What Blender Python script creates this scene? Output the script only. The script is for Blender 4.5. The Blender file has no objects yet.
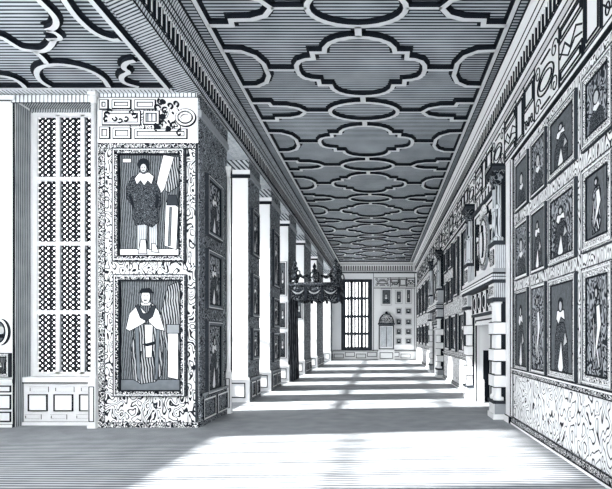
import bpy, bmesh, math, random
from mathutils import Vector
S = bpy.context.scene
C = S.collection
PI = math.pi
random.seed(7)

# ------------------------------------------------------------------ room dimensions (metres)
XR = 2.45      # right wall
XL = -3.2      # line of the window piers
YF = 33.3      # far wall
YB = -1.5      # gallery runs on behind the viewer to here
ZC = 6.53      # gallery ceiling
ZB = 5.85      # window bay ceiling / underside of cornice
ZF = 4.92      # underside of frieze
YP = 8.79      # front of first pier
XO = -4.9      # outer wall of the bays
XT = -7.1      # outer wall of the big foreground bay

# ------------------------------------------------------------------ materials
INK = (0.006, 0.009, 0.014)
WHT = (0.86, 0.87, 0.88)
def new_mat(name, rough=0.7):
    m = bpy.data.materials.new(name); m.use_nodes = True
    nt = m.node_tree; b = nt.nodes['Principled BSDF']
    b.inputs['Roughness'].default_value = rough
    b.inputs['Specular IOR Level'].default_value = 0.15
    return m, nt, b
def c4(c): return (c[0], c[1], c[2], 1)
def nmath(nt, op, a, b=None):
    n = nt.nodes.new('ShaderNodeMath'); n.operation = op
    for i, v in enumerate((a, b)):
        if v is None: continue
        if isinstance(v, (int, float)): n.inputs[i].default_value = v
        else: nt.links.new(v, n.inputs[i])
    return n.outputs[0]
def plain(name, col, rough=0.7, var=0.12):
    m, nt, b = new_mat(name, rough)
    tc = nt.nodes.new('ShaderNodeTexCoord'); no = nt.nodes.new('ShaderNodeTexNoise')
    no.inputs['Scale'].default_value = 9; no.inputs['Detail'].default_value = 4
    nt.links.new(tc.outputs['Object'], no.inputs['Vector'])
    mx = nt.nodes.new('ShaderNodeMix'); mx.data_type = 'RGBA'
    mx.inputs[6].default_value = c4([v*(1-var) for v in col]); mx.inputs[7].default_value = c4([min(1, v*(1+var)) for v in col])
    nt.links.new(no.outputs['Fac'], mx.inputs[0]); nt.links.new(mx.outputs[2], b.inputs['Base Color'])
    return m
def geo_pos(nt):
    g = nt.nodes.new('ShaderNodeNewGeometry'); return g.outputs['Position']
def mixcol(nt, b, fac, light, dark):
    mx = nt.nodes.new('ShaderNodeMix'); mx.data_type = 'RGBA'
    mx.inputs[6].default_value = c4(light); mx.inputs[7].default_value = c4(dark)
    nt.links.new(fac, mx.inputs[0]); nt.links.new(mx.outputs[2], b.inputs['Base Color'])
def grain(name, vec, period, duty, light=WHT, dark=INK, wob=0.25, wscale=3.0, soft=6.0, rough=0.7):
    """parallel grain lines; vec = direction across the lines (world axes); duty = share that is dark"""
    m, nt, b = new_mat(name, rough)
    P = geo_pos(nt)
    dot = nt.nodes.new('ShaderNodeVectorMath'); dot.operation = 'DOT_PRODUCT'
    nt.links.new(P, dot.inputs[0]); dot.inputs[1].default_value = vec
    no = nt.nodes.new('ShaderNodeTexNoise'); no.inputs['Scale'].default_value = wscale; no.inputs['Detail'].default_value = 3
    nt.links.new(P, no.inputs['Vector'])
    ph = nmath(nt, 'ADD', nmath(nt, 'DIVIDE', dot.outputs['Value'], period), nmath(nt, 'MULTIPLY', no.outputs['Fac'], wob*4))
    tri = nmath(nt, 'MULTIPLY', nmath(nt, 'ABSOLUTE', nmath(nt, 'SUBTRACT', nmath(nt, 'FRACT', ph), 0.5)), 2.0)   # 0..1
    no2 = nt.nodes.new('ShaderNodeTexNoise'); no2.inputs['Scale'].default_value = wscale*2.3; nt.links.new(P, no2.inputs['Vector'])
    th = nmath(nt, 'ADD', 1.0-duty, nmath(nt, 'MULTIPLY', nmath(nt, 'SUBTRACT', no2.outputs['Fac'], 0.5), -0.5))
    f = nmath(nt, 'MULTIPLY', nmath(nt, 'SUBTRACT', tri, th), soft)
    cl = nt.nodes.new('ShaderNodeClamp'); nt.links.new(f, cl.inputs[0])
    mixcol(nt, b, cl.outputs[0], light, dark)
    return m
def carved(name, scale, rings, width, stretch=(1, 1, 1), light=WHT, dark=INK, dist=0.6, detail=1.0, bump=0.3):
    """carved / embroidered scrollwork: contour lines of a noise field"""
    m, nt, b = new_mat(name)
    P = geo_pos(nt)
    mp = nt.nodes.new('ShaderNodeVectorMath'); mp.operation = 'MULTIPLY'
    nt.links.new(P, mp.inputs[0]); mp.inputs[1].default_value = stretch
    no = nt.nodes.new('ShaderNodeTexNoise'); no.inputs['Scale'].default_value = scale
    no.inputs['Detail'].default_value = detail; no.inputs['Distortion'].default_value = dist
    nt.links.new(mp.outputs[0], no.inputs['Vector'])
    fr = nmath(nt, 'FRACT', nmath(nt, 'MULTIPLY', no.outputs['Fac'], rings))
    d = nmath(nt, 'MULTIPLY', nmath(nt, 'ABSOLUTE', nmath(nt, 'SUBTRACT', fr, 0.5)), 2.0)
    f = nmath(nt, 'MULTIPLY', nmath(nt, 'SUBTRACT', width, d), 7.0)
    cl = nt.nodes.new('ShaderNodeClamp'); nt.links.new(f, cl.inputs[0])
    mixcol(nt, b, cl.outputs[0], light, dark)
    bp = nt.nodes.new('ShaderNodeBump'); bp.inputs['Strength'].default_value = bump; bp.inputs['Distance'].default_value = 0.01
    nt.links.new(nmath(nt, 'SUBTRACT', 1.0, cl.outputs[0]), bp.inputs['Height']); nt.links.new(bp.outputs[0], b.inputs['Normal'])
    return m
M = {}
M['white'] = plain('white_plaster', WHT, var=0.02)
M['stone'] = plain('pale_stone', (0.78, 0.79, 0.80), var=0.05)
M['rib'] = plain('grey_plaster_rib', (0.62, 0.64, 0.66), var=0.1)
M['grey'] = plain('grey_wood', (0.30, 0.32, 0.34))
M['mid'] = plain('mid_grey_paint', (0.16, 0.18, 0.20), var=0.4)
M['dark'] = plain('dark_wood', (0.03, 0.036, 0.045), var=0.4)
M['ink'] = plain('black_paint_and_shade', INK, var=0.2)
M['skin'] = plain('pale_painted_skin', (0.55, 0.56, 0.57))
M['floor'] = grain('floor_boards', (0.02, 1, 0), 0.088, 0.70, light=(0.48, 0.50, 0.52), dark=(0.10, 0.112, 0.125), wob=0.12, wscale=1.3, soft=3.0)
M['ceiling'] = grain('ceiling_plaster_lined', (0.0, 1, 0), 0.075, 0.68, light=(0.46, 0.50, 0.54), dark=(0.02, 0.028, 0.036), wob=0.05, wscale=0.6, soft=3)
M['cove'] = grain('cove_lined', (1, 0.0, 0), 0.07, 0.42, light=(0.7, 0.73, 0.76), dark=(0.03, 0.04, 0.05), wob=0.03, soft=3)
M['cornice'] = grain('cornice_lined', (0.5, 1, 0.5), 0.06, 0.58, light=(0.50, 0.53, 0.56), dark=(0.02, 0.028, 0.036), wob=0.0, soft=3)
M['jamb'] = grain('oak_jamb', (1, 1, 0), 0.045, 0.55, light=(0.45, 0.48, 0.5), dark=(0.03, 0.04, 0.05), wob=0.2, wscale=1.5, soft=3)
M['vgrain'] = grain('upright_grain', (1, 0.7, 0), 0.035, 0.45, light=(0.62, 0.65, 0.68), dark=(0.03, 0.04, 0.05), wob=0.3, wscale=2, soft=3)
M['canvas'] = grain('dark_canvas', (1, 1, 0.05), 0.030, 0.72, light=(0.24, 0.26, 0.28), dark=(0.006, 0.01, 0.014), wob=0.25, wscale=7, soft=3)
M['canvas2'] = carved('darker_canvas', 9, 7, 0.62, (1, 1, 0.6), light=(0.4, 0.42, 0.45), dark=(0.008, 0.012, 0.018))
M['robe'] = grain('painted_robe', (1, 1, 0.1), 0.045, 0.70, light=(0.50, 0.52, 0.54), dark=(0.02, 0.025, 0.03), wob=0.5, wscale=3, soft=4)
M['doublet'] = carved('painted_doublet', 26, 6, 0.85, light=(0.2, 0.22, 0.24))
M['leaf'] = carved('leaf_scroll_carving', 7.0, 6, 0.43, (1.25, 1, 0.8), dist=0.5, detail=0)
M['leaf_v'] = carved('leaf_hanging', 6.5, 7, 0.36, (1, 1.5, 0.5), dist=0.3, detail=0)
M['dado'] = carved('dado_strapwork', 5.0, 6, 0.28, (1, 1.2, 0.75), dist=0.5, detail=0)
M['beads'] = carved('beaded_moulding', 17, 5, 0.72)
M['frame_c'] = carved('carved_frame', 20, 6, 0.48)
M['side'] = carved('shade_toned_carved_panelling', 9, 8, 0.66, (1, 1, 0.8), light=(0.34, 0.37, 0.40), dark=(0.008, 0.011, 0.016), dist=1.0)  # carved panelling; its dark tone also paints in the pier sides' shade
M['canopy'] = carved('dark_highlighted_carving', 7, 6, 0.84, light=(0.22, 0.24, 0.26))  # near-black carving with pale highlight lines painted in
M['cloth'] = grain('dark_hanging_cloth', (0.3, 1, 0), 0.09, 0.85, light=(0.15, 0.16, 0.18), dark=(0.008, 0.01, 0.014))
M['chim'] = carved('carved_overmantel', 7, 5, 0.22, dist=0.8)
def glass():
    m = bpy.data.materials.new('window_glass'); m.use_nodes = True; nt = m.node_tree; nt.nodes.clear()
    o = nt.nodes.new('ShaderNodeOutputMaterial'); t = nt.nodes.new('ShaderNodeBsdfTransparent'); g = nt.nodes.new('ShaderNodeBsdfGlossy')
    g.inputs['Roughness'].default_value = 0.1; mx = nt.nodes.new('ShaderNodeMixShader'); mx.inputs[0].default_value = 0.06
    nt.links.new(t.outputs[0], mx.inputs[1]); nt.links.new(g.outputs[0], mx.inputs[2]); nt.links.new(mx.outputs[0], o.inputs[0])
    return m
M['glass'] = glass()

# ------------------------------------------------------------------ mesh helpers
class MB:
    def __init__(s): s.bm = bmesh.new(); s.mats = []
    def mi(s, k):
        if k not in s.mats: s.mats.append(k)
        return s.mats.index(k)
    def face(s, pts, k):
        vs = [s.bm.verts.new(p) for p in pts]
        f = s.bm.faces.new(vs); f.material_index = s.mi(k); return f
    def box(s, a, b, k, bev=0):
        x0, x1 = sorted((a[0], b[0])); y0, y1 = sorted((a[1], b[1])); z0, z1 = sorted((a[2], b[2]))
        v = [s.bm.verts.new(p) for p in ((x0,y0,z0),(x1,y0,z0),(x1,y1,z0),(x0,y1,z0),(x0,y0,z1),(x1,y0,z1),(x1,y1,z1),(x0,y1,z1))]
        fs = []
        for q in ((0,3,2,1),(4,5,6,7),(0,1,5,4),(1,2,6,5),(2,3,7,6),(3,0,4,7)):
            f = s.bm.faces.new([v[i] for i in q]); f.material_index = s.mi(k); fs.append(f)
        if bev:
            es = list({e for f in fs for e in f.edges})
            bmesh.ops.bevel(s.bm, geom=es, offset=bev, segments=2, affect='EDGES', profile=0.5)
        return s
    def lathe(s, c, prof, k, n=16, smooth=True):
        """prof = [(r, z)...] about the vertical through c"""
        rings = []
        for r, z in prof:
            rings.append([s.bm.verts.new((c[0]+r*math.cos(2*PI*i/n), c[1]+r*math.sin(2*PI*i/n), c[2]+z)) for i in range(n)])
        for a, b in zip(rings, rings[1:]):
            for i in range(n):
                f = s.bm.faces.new((a[i], a[(i+1) % n], b[(i+1) % n], b[i])); f.material_index = s.mi(k); f.smooth = smooth
        for rg, rev in ((rings[0], True), (rings[-1], False)):
            f = s.bm.faces.new(list(reversed(rg)) if rev else rg); f.material_index = s.mi(k)
        return s
    def ribbon(s, T, pts, w, h0, h1, k, closed=False, ksides=None):
        """a mitred bar of width w along 2D pts in surface T, standing from h0 to h1 off the surface"""
        n = len(pts); L = []
        P = [Vector(p) for p in pts]
        for i in range(n):
            if closed: a, b, c = P[i-1], P[i], P[(i+1) % n]
            else: a, b, c = P[max(0, i-1)], P[i], P[min(n-1, i+1)]
            d1 = (b-a); d2 = (c-b)
            if d1.length < 1e-6: d1 = d2
            if d2.length < 1e-6: d2 = d1
            d1 = d1.normalized(); d2 = d2.normalized()
            n1 = Vector((-d1.y, d1.x)); n2 = Vector((-d2.y, d2.x)); m = n1+n2
            if m.length < 1e-3: m = n1
            m.normalize(); q = max(0.45, m.dot(n1)); L.append(m*(w/2/q))
        rows = []
        for p, o in zip(P, L):
            rows.append([s.bm.verts.new(T(p.x+o.x, p.y+o.y, h0)), s.bm.verts.new(T(p.x+o.x, p.y+o.y, h1)),
                         s.bm.verts.new(T(p.x-o.x, p.y-o.y, h1)), s.bm.verts.new(T(p.x-o.x, p.y-o.y, h0))])
        ks = s.mi(ksides or k); kt = s.mi(k)
        for i in range(n if closed else n-1):
            a, b = rows[i], rows[(i+1) % n]
            for j in range(3):
                f = s.bm.faces.new((a[j], a[j+1], b[j+1], b[j])); f.material_index = kt if j == 1 else ks
        if not closed:
            for r in (rows[0], rows[-1]): s.bm.faces.new(r).material_index = ks
        return s
    def slab(s, T, pts, h0, h1, k, ksides=None):
        a = [s.bm.verts.new(T(p[0], p[1], h0)) for p in pts]; b = [s.bm.verts.new(T(p[0], p[1], h1)) for p in pts]
        n = len(pts)
        f = s.bm.faces.new(b); f.material_index = s.mi(k)
        s.bm.faces.new(list(reversed(a))).material_index = s.mi(k)
        for i in range(n):
            s.bm.faces.new((a[i], a[(i+1) % n], b[(i+1) % n], b[i])).material_index = s.mi(ksides or k)
        return s
    def rect(s, T, u0, v0, u1, v1, w, h0, h1, k, ks=None):
        return s.ribbon(T, [(u0, v0), (u1, v0), (u1, v1), (u0, v1)], w, h0, h1, k, True, ks)
    def obj(s, name, parent=None, loc=None):
        if loc is not None:
            bmesh.ops.translate(s.bm, verts=s.bm.verts, vec=-Vector(loc))
        bmesh.ops.recalc_face_normals(s.bm, faces=s.bm.faces)
        me = bpy.data.meshes.new(name); s.bm.to_mesh(me); s.bm.free()
        for k in s.mats: me.materials.append(M[k])
        o = bpy.data.objects.new(name, me); C.objects.link(o)
        if parent is not None: o.parent = parent
        if loc is not None and parent is None: o.location = loc
        return o
def empty(name, loc, label, cat, group=None):
    o = bpy.data.objects.new(name, None); C.objects.link(o); o.location = loc; o.empty_display_size = 0.1
    tag(o, label, cat, group); return o
def tag(o, label, cat, group=None):
    o['label'] = label; o['category'] = cat
    if group: o['group'] = group
    return o
def struct(o): o['kind'] = 'structure'; return o
def child(mb, name, root):      # mesh built in world coordinates, parented to a thing standing at root.location
    return mb.obj(name, root, root.location)
# surfaces: (u, v, h) -> world; h = height off the surface into the room
def T_right(u, v, h): return (XR-h, u, v)
def T_pier(u, v, h): return (XL+h, u, v)
def T_face(Y0): return lambda u, v, h: (u, Y0-h, v)
def T_flat(Z0): return lambda u, v, h: (u, v, Z0-h)
def ell(cx, cy, rx, ry, n=28, a0=0, a1=2*PI):
    full = abs(a1-a0-2*PI) < 1e-6
    m = n if full else n+1
    return [(cx+rx*math.cos(a0+(a1-a0)*i/n), cy+ry*math.sin(a0+(a1-a0)*i/n)) for i in range(m)]

# ------------------------------------------------------------------ camera
cd = bpy.data.cameras.new('camera'); cam = bpy.data.objects.new('camera', cd); C.objects.link(cam)
cam.location = (0, 0, 1.6); cam.rotation_euler = (PI/2, 0, 0)
cd.sensor_width = 36; cd.lens = 500/612*36; cd.shift_x = -(380-306)/612; cd.shift_y = (336-244.5)/612
cd.clip_end = 200
S.camera = cam

# ------------------------------------------------------------------ shell
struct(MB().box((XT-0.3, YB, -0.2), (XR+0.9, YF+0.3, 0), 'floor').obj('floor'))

# gallery ceiling with its plaster ribs
mb = MB(); mb.box((XL-0.3, YB, ZC), (XR+0.4, YF+0.3, ZC+0.3), 'ceiling')
ceil = struct(mb.obj('ceiling'))
Tc = T_flat(ZC)
CX = -0.35
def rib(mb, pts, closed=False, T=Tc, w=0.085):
    mb.ribbon(T, pts, w*2.25, 0.0, 0.012, 'ink', closed)  # black border paints in the shadow along both sides of the rib
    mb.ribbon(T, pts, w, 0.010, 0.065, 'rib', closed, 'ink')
def cartouche(cx, cy, rx, ry):
    q = []
    # quarter outline from right tip to far tip, then mirrored
    quarter = [(1.0, 0.0), (0.985, 0.16), (0.93, 0.28), (0.82, 0.35), (0.70, 0.37), (0.70, 0.56), (0.52, 0.56), (0.50, 0.70), (0.42, 0.84), (0.30, 0.93), (0.14, 0.985), (0, 1.0)]
    q += quarter
    q += [(-x, y) for x, y in reversed(quarter[:-1])]
    q += [(-x, -y) for x, y in quarter[1:]]
    q += [(x, -y) for x, y in reversed(quarter[1:-1])]
    return [(cx+x*rx, cy+y*ry) for x, y in q]
ribs = MB()
RX0, RX1 = -2.70, 2.00
P = 3.45
for k in range(-2, 8):
    yc = 9.15+k*P
    if yc > YF-1.0: break
    yo = yc+P/2
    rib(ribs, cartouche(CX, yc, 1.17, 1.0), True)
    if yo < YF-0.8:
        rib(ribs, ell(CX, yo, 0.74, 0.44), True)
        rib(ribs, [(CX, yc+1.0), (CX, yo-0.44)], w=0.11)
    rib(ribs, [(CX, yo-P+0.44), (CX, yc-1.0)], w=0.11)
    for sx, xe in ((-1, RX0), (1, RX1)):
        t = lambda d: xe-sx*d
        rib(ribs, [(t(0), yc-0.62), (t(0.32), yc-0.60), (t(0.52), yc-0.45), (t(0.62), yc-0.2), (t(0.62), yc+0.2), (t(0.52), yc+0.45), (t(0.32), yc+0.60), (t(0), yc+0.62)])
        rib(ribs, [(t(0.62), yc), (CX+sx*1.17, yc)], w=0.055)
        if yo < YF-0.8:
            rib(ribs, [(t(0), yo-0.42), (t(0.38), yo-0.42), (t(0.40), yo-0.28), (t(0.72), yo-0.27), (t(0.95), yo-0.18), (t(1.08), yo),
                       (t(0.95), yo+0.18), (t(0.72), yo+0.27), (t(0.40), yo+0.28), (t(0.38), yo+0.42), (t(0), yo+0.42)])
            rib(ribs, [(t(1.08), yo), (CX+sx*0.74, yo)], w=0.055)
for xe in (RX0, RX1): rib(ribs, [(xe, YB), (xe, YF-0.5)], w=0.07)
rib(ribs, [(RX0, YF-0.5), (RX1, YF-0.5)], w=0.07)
ro = ribs.obj('ceiling_ribs', ceil)

# cornices: profile swept along the wall
prof = [(0, ZB), (0.06, ZB), (0.06, ZB+0.05), (0.10, ZB+0.08), (0.10, ZB+0.44), (0.13, ZB+0.46), (0.13, ZB+0.50), (0.17, ZB+0.53), (0.17, ZB+0.56), (0.22, ZB+0.60), (0.26, ZB+0.62), (0.26, ZC), (0, ZC)]
def cornice(T, u0, u1, name, flute='ink', face='cornice'):
    mb = MB(); n = len(prof)
    a = [mb.bm.verts.new(T(u0, z, w)) for w, z in prof]; b = [mb.bm.verts.new(T(u1, z, w)) for w, z in prof]
    for i in range(n):
        f = mb.bm.faces.new((a[i], a[(i+1) % n], b[(i+1) % n], b[i])); f.material_index = mb.mi('white' if i in (3,) else face)
    mb.bm.faces.new(a); mb.bm.faces.new(b)
    u = u0+0.06
    while u < u1-0.06:      # fluted frieze of the cornice
        mb.slab(T, [(u, ZB+0.11), (u+0.06, ZB+0.11), (u+0.06, ZB+0.41), (u, ZB+0.41)], 0.10, 0.108, flute)
        mb.slab(T, [(u+0.075, ZB+0.11), (u+0.115, ZB+0.11), (u+0.115, ZB+0.36), (u+0.075, ZB+0.36)], 0.10, 0.135, 'stone', 'ink')
        u += 0.155
    for w, z in ((0.062, ZB+0.02), (0.102, ZB+0.09), (0.132, ZB+0.48), (0.172, ZB+0.545), (0.262, ZB+0.635), (0.262, ZC-0.008)):
        mb.ribbon(T, [(u0, z), (u1, z)], 0.022, w-0.004, w+0.006, 'ink')
    return struct(mb.obj(name))
cornice(T_right, YB, YF, 'trim_1', face='stone')
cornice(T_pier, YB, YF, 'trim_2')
cornice(lambda u, v, h: (u, YF-h, v), XL+0.26, XR-0.26, 'trim_3', face='stone')

# beam over the piers
struct(MB().box((XL-0.3, YB, ZB), (XL, YF, ZC), 'cornice').obj('trim_4'))
# bay ceilings
mb = MB(); mb.box((XO-0.3, YP, ZB), (XL-0.3, YF+0.3, ZB+0.25), 'ceiling'); mb.box((XT-0.3, 3.5, ZB), (XL-0.3, YP, ZB+0.25), 'ceiling')
mb.box((XT-0.3, YP, ZB), (XO-0.3, 9.5, ZB+0.25), 'ceiling')
bay_ceiling = struct(mb.obj('ceiling'))
Tb = T_flat(ZB)
def cb(pts, K=2.777):   # measured drawing of the foreground bay ceiling -> metres
    out = []
    for x, y in pts:
        Y = 500*4.25/(336-y/K); out.append(((x/K-380)*Y/500, Y))
    return out
def smooth(pts, it=2):
    for _ in range(it):
        q = [pts[0]]
        for a, b in zip(pts, pts[1:]):
            q += [(a[0]*.75+b[0]*.25, a[1]*.75+b[1]*.25), (a[0]*.25+b[0]*.75, a[1]*.25+b[1]*.75)]
        q.append(pts[-1]); pts = q
    return pts
mb = MB()
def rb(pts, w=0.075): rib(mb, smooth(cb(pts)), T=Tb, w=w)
rb([(60, -70), (90, -30), (120, 0), (150, 30), (158, 50), (150, 66), (128, 72)])
rb([(128, 72), (155, 78), (172, 96), (150, 98), (130, 98)], 0.065)
rb([(150, 98), (140, 118), (120, 132), (95, 130), (60, 126), (30, 108), (0, 88), (-60, 80)])
rb([(95, 130), (118, 150), (130, 166)])
rb([(140, 232), (110, 215), (98, 190), (115, 172), (170, 166), (240, 180), (285, 205), (302, 232)])
rb([(-40, 196), (0, 200), (35, 206), (60, 222), (70, 234)])
rb([(150, -60), (185, 0), (215, 40), (262, 82), (312, 100), (332, 98)])
rb([(375, 158), (350, 162), (340, 178), (362, 190), (335, 200), (340, 220), (385, 232)], 0.08)
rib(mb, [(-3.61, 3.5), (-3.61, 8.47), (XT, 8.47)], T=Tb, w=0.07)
mb.slab(Tb, [(XT, 8.5), (-3.63, 8.5), (XL-.31, YP-0.01), (XT, YP-0.01)], 0, 0.012, 'cove')
mb.obj('ceiling_ribs', bay_ceiling)

# right wall, with the two hearth openings left out
H1, H2 = 9.57, 19.15                     # near ends of the two chimneypieces
HO = (1.05, 2.65, 1.95)                  # hearth opening: start, end, height
mb = MB(); edges = [YB]
for h in (H1, H2): edges += [h+HO[0], h+HO[1]]
edges.append(YF)
for i in range(0, 6, 2): mb.box((XR, edges[i], 0), (XR+0.3, edges[i+1], ZC), 'white')
for i in (1, 3): mb.box((XR, edges[i], HO[2]), (XR+0.3, edges[i+1], ZC), 'white')
wr = struct(mb.obj('wall_right'))
# hangings and dado on the right wall
def hang(u0, u1, zd=1.0, kd='dado', ku='leaf_v', name='wall_panelling'):
    mb = MB(); T = T_right
    mb.slab(T, [(u0, 0.13), (u1, 0.13), (u1, zd-0.07), (u0, zd-0.07)], 0, 0.02, kd)
    mb.slab(T, [(u0, 0.0), (u1, 0.0), (u1, 0.04), (u0, 0.04)], 0, 0.07, 'white')
    mb.slab(T, [(u0, 0.04), (u1, 0.04), (u1, 0.13), (u0, 0.13)], 0, 0.05, 'beads')
    mb.slab(T, [(u0, zd-0.07), (u1, zd-0.07), (u1, zd-0.01), (u0, zd-0.01)], 0, 0.05, 'beads')
    mb.slab(T, [(u0, zd-0.01), (u1, zd-0.01), (u1, zd+0.02), (u0, zd+0.02)], 0, 0.07, 'white')
    for z, h in ((0.045, 0.072), (0.13, 0.052), (zd-0.075, 0.052), (zd-0.012, 0.052), (zd+0.02, 0.07)):
        mb.ribbon(T, [(u0, z), (u1, z)], 0.014, h-0.004, h+0.004, 'ink')
    mb.slab(T, [(u0, zd+0.02), (u1, zd+0.02), (u1, ZF-0.12), (u0, ZF-0.12)], 0, 0.012, ku)
    for u in (u0, u1): mb.ribbon(T, [(u, 0.1), (u, ZF-0.1)], 0.035, 0.0, 0.03, 'ink')
    return mb.obj(name, wr)
hang(3.2, 9.12)
mb = MB()
hang(13.25, 19.05); hang(22.85, YF-0.02)

# frieze of strapwork
def scroll(mb, T, cx, cz, r, sgn, w, h):
    pts = []
    for i in range(30):
        a = i/29*2.6*PI; rr = r*(1-0.78*i/29)
        pts.append((cx+sgn*rr*math.cos(a), cz+rr*math.sin(a)))
    mb.ribbon(T, pts, w, 0, h, 'ink')
def frieze(T, u0, u1, z0, z1, name, seed=1, w=0.019, parent=None):
    rnd = random.Random(seed); mb = MB(); H = z1-z0; zc = (z0+z1)/2
    mb.slab(T, [(u0, z0-0.07), (u1, z0-0.07), (u1, z0), (u0, z0)], 0, 0.05, 'white')
    for z, hh in ((z0-0.075, 0.052), (z0, 0.052), (z1, 0.01)):
        mb.ribbon(T, [(u0, z), (u1, z)], 0.024, 0, hh, 'ink')
    def dbl(a, b, c, d):
        mb.rect(T, a, b, c, d, w, 0, 0.014, 'ink')
        if min(c-a, d-b) > 0.16: mb.rect(T, a+0.05, b+0.05, c-0.05, d-0.05, w*0.6, 0, 0.02, 'ink')
    u = u0+0.06; k = seed
    while u < u1-0.3:
        kind = k % 4; k += 1
        if kind == 0:
            L = min(0.42, u1-u-0.05); dbl(u, z0+0.1, u+L, z1-0.1)
        elif kind == 1:
            L = min(0.75, u1-u-0.05)
            dbl(u, z0+0.08, u+L, z0+H*0.30); dbl(u, z1-H*0.30, u+L, z1-0.08)
            mb.ribbon(T, [(u, zc), (u+L*0.25, zc+0.1), (u+L*0.5, zc-0.06), (u+L*0.75, zc+0.1), (u+L, zc-0.03)], w*1.2, 0, 0.012, 'ink')
            mb.ribbon(T, [(u, zc-0.1), (u+L*0.3, zc-0.03), (u+L*0.6, zc-0.13), (u+L, zc+0.05)], w, 0, 0.012, 'ink')
        elif kind == 2:
            L = min(1.0, u1-u-0.05)
            if L > 0.7:
                mb.ribbon(T, ell(u+L/2, zc, L*0.36, H*0.2, 20), w, 0, 0.02, 'ink', True)
                mb.ribbon(T, ell(u+L/2, zc, L*0.27, H*0.12, 20), w*0.7, 0, 0.02, 'ink', True)
                for sg in (-1, 1):
                    scroll(mb, T, u+L/2+sg*L*0.37, zc+H*0.27, H*0.15, sg, w*.8, 0.012)
                    scroll(mb, T, u+L/2+sg*L*0.37, zc-H*0.27, H*0.15, -sg, w*.8, 0.012)
                mb.ribbon(T, [(u+L*0.3, z1-0.12), (u+L*0.7, z1-0.12)], w, 0, 0.02, 'ink')
                mb.ribbon(T, [(u+L*0.3, z0+0.12), (u+L*0.7, z0+0.12)], w, 0, 0.02, 'ink')
        else:
            L = min(0.5, u1-u-0.05)
            dbl(u, zc-0.02, u+L, z1-0.1)
            mb.ribbon(T, smooth([(u, z0+0.1), (u+L*0.3, z0+0.28), (u+L*0.6, z0+0.12), (u+L, z0+0.3)], 2), w, 0, 0.012, 'ink')
            for j in range(3): mb.ribbon(T, ell(u+L*(0.2+0.3*j), z0+0.2, 0.05, 0.07, 10), w*0.7, 0, 0.012, 'ink', True)
        u += L+0.03
        mb.ribbon(T, [(u, z0), (u, z1)], w, 0, 0.014, 'ink'); u += 0.05
    o = mb.obj(name, parent)
    return o if parent else struct(o)
frieze(T_right, 3.0, YF-0.05, ZF, ZB-0.01, 'trim_5', 1)

# far wall
TF = T_face(YF)
FW = (-2.58, -0.53, 0.67, 5.38)
mb = MB()
for a, b in (((XL-1.9, 0), (FW[0], ZC)), ((FW[1], 0), (XR+0.3, ZC)), ((FW[0], 0), (FW[1], FW[2])), ((FW[0], FW[3]), (FW[1], ZC))):
    mb.box((a[0], YF, a[1]), (b[0], YF+0.3, b[1]), 'white')
wf = struct(mb.obj('wall_far'))
def window(n, T, u0, u1, v0, v1, cols, rows, kf='dark', bar=0.09, lattice=None, depth=(0.02, -0.10), ksill=None):
    """T heights: depth[0] room side, depth[1] outside; rows = list of transom heights"""
    mb = MB(); w = bar
    mb.rect(T, u0+w/2, v0+w/2, u1-w/2, v1-w/2, w, depth[1], depth[0], kf)
    for i in range(1, cols):
        u = u0+(u1-u0)*i/cols; mb.ribbon(T, [(u, v0+w/2), (u, v1-w/2)], w, depth[1], depth[0], kf, ksides='jamb' if kf != 'dark' else None)
    for v in rows: mb.ribbon(T, [(u0+w/2, v), (u1-w/2, v)], w*0.9, depth[1], depth[0]-0.005, kf)
    f = struct(mb.obj('window_%d' % n))
    g = MB(); h = (depth[0]+depth[1])/2
    g.slab(T, [(u0+w/2, v0+w/2), (u1-w/2, v0+w/2), (u1-w/2, v1-w/2), (u0+w/2, v1-w/2)], h-0.004, h+0.004, 'glass'); g.obj('glass', f)
    if lattice:
        mb = MB(); vs = [v0]+list(rows)+[v1]; cw = (u1-u0)/cols
        for i in range(cols):
            a, b = u0+cw*i+w/2, u0+cw*(i+1)-w/2
            for c, d in zip(vs, vs[1:]):
                c2, d2 = c+w/2, d-w/2; lw, sx, sz = lattice
                for sg in (-1, 1):       # diagonal leads clipped to the light
                    k = -40
                    while k < 60:
                        p0 = None
                        # line: v = c2 + sg*(u-a)*sz/sx + k*sz
                        us = []
                        for uu in (a, b):
                            vv = c2+sg*(uu-a)*sz/sx+k*sz
                            if c2 <= vv <= d2: us.append((uu, vv))
                        for vv in (c2, d2):
                            uu = a+(vv-c2-k*sz)*sx/(sz*sg)
                            if a < uu < b: us.append((uu, vv))
                        if len(us) == 2 and (Vector(us[0])-Vector(us[1])).length > 0.01:
                            mb.ribbon(T, us, lw, h-0.008, h+0.008, 'ink')
                        k += 1
                for j in (1, 2):
                    uu = a+(b-a)*j/3; mb.ribbon(T, [(uu, c2), (uu, d2)], lw*0.8, h-0.01, h+0.01, 'ink')
        mb.obj('lead_lattice', f)
    return f
fw = window(1, TF, FW[0], FW[1], FW[2], FW[3], 3, [1.75, 2.9, 4.1], bar=0.20, depth=(0.03, -0.08))
mb = MB()
for i in range(3):
    for j in (1, 2):
        u = FW[0]+(FW[1]-FW[0])*(i+j/3)/3; mb.ribbon(TF, [(u, FW[2]+.1), (u, FW[3]-.1)], 0.13, -0.04, 0.0, 'dark')
mb.obj('glazing_bars', fw)
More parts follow.
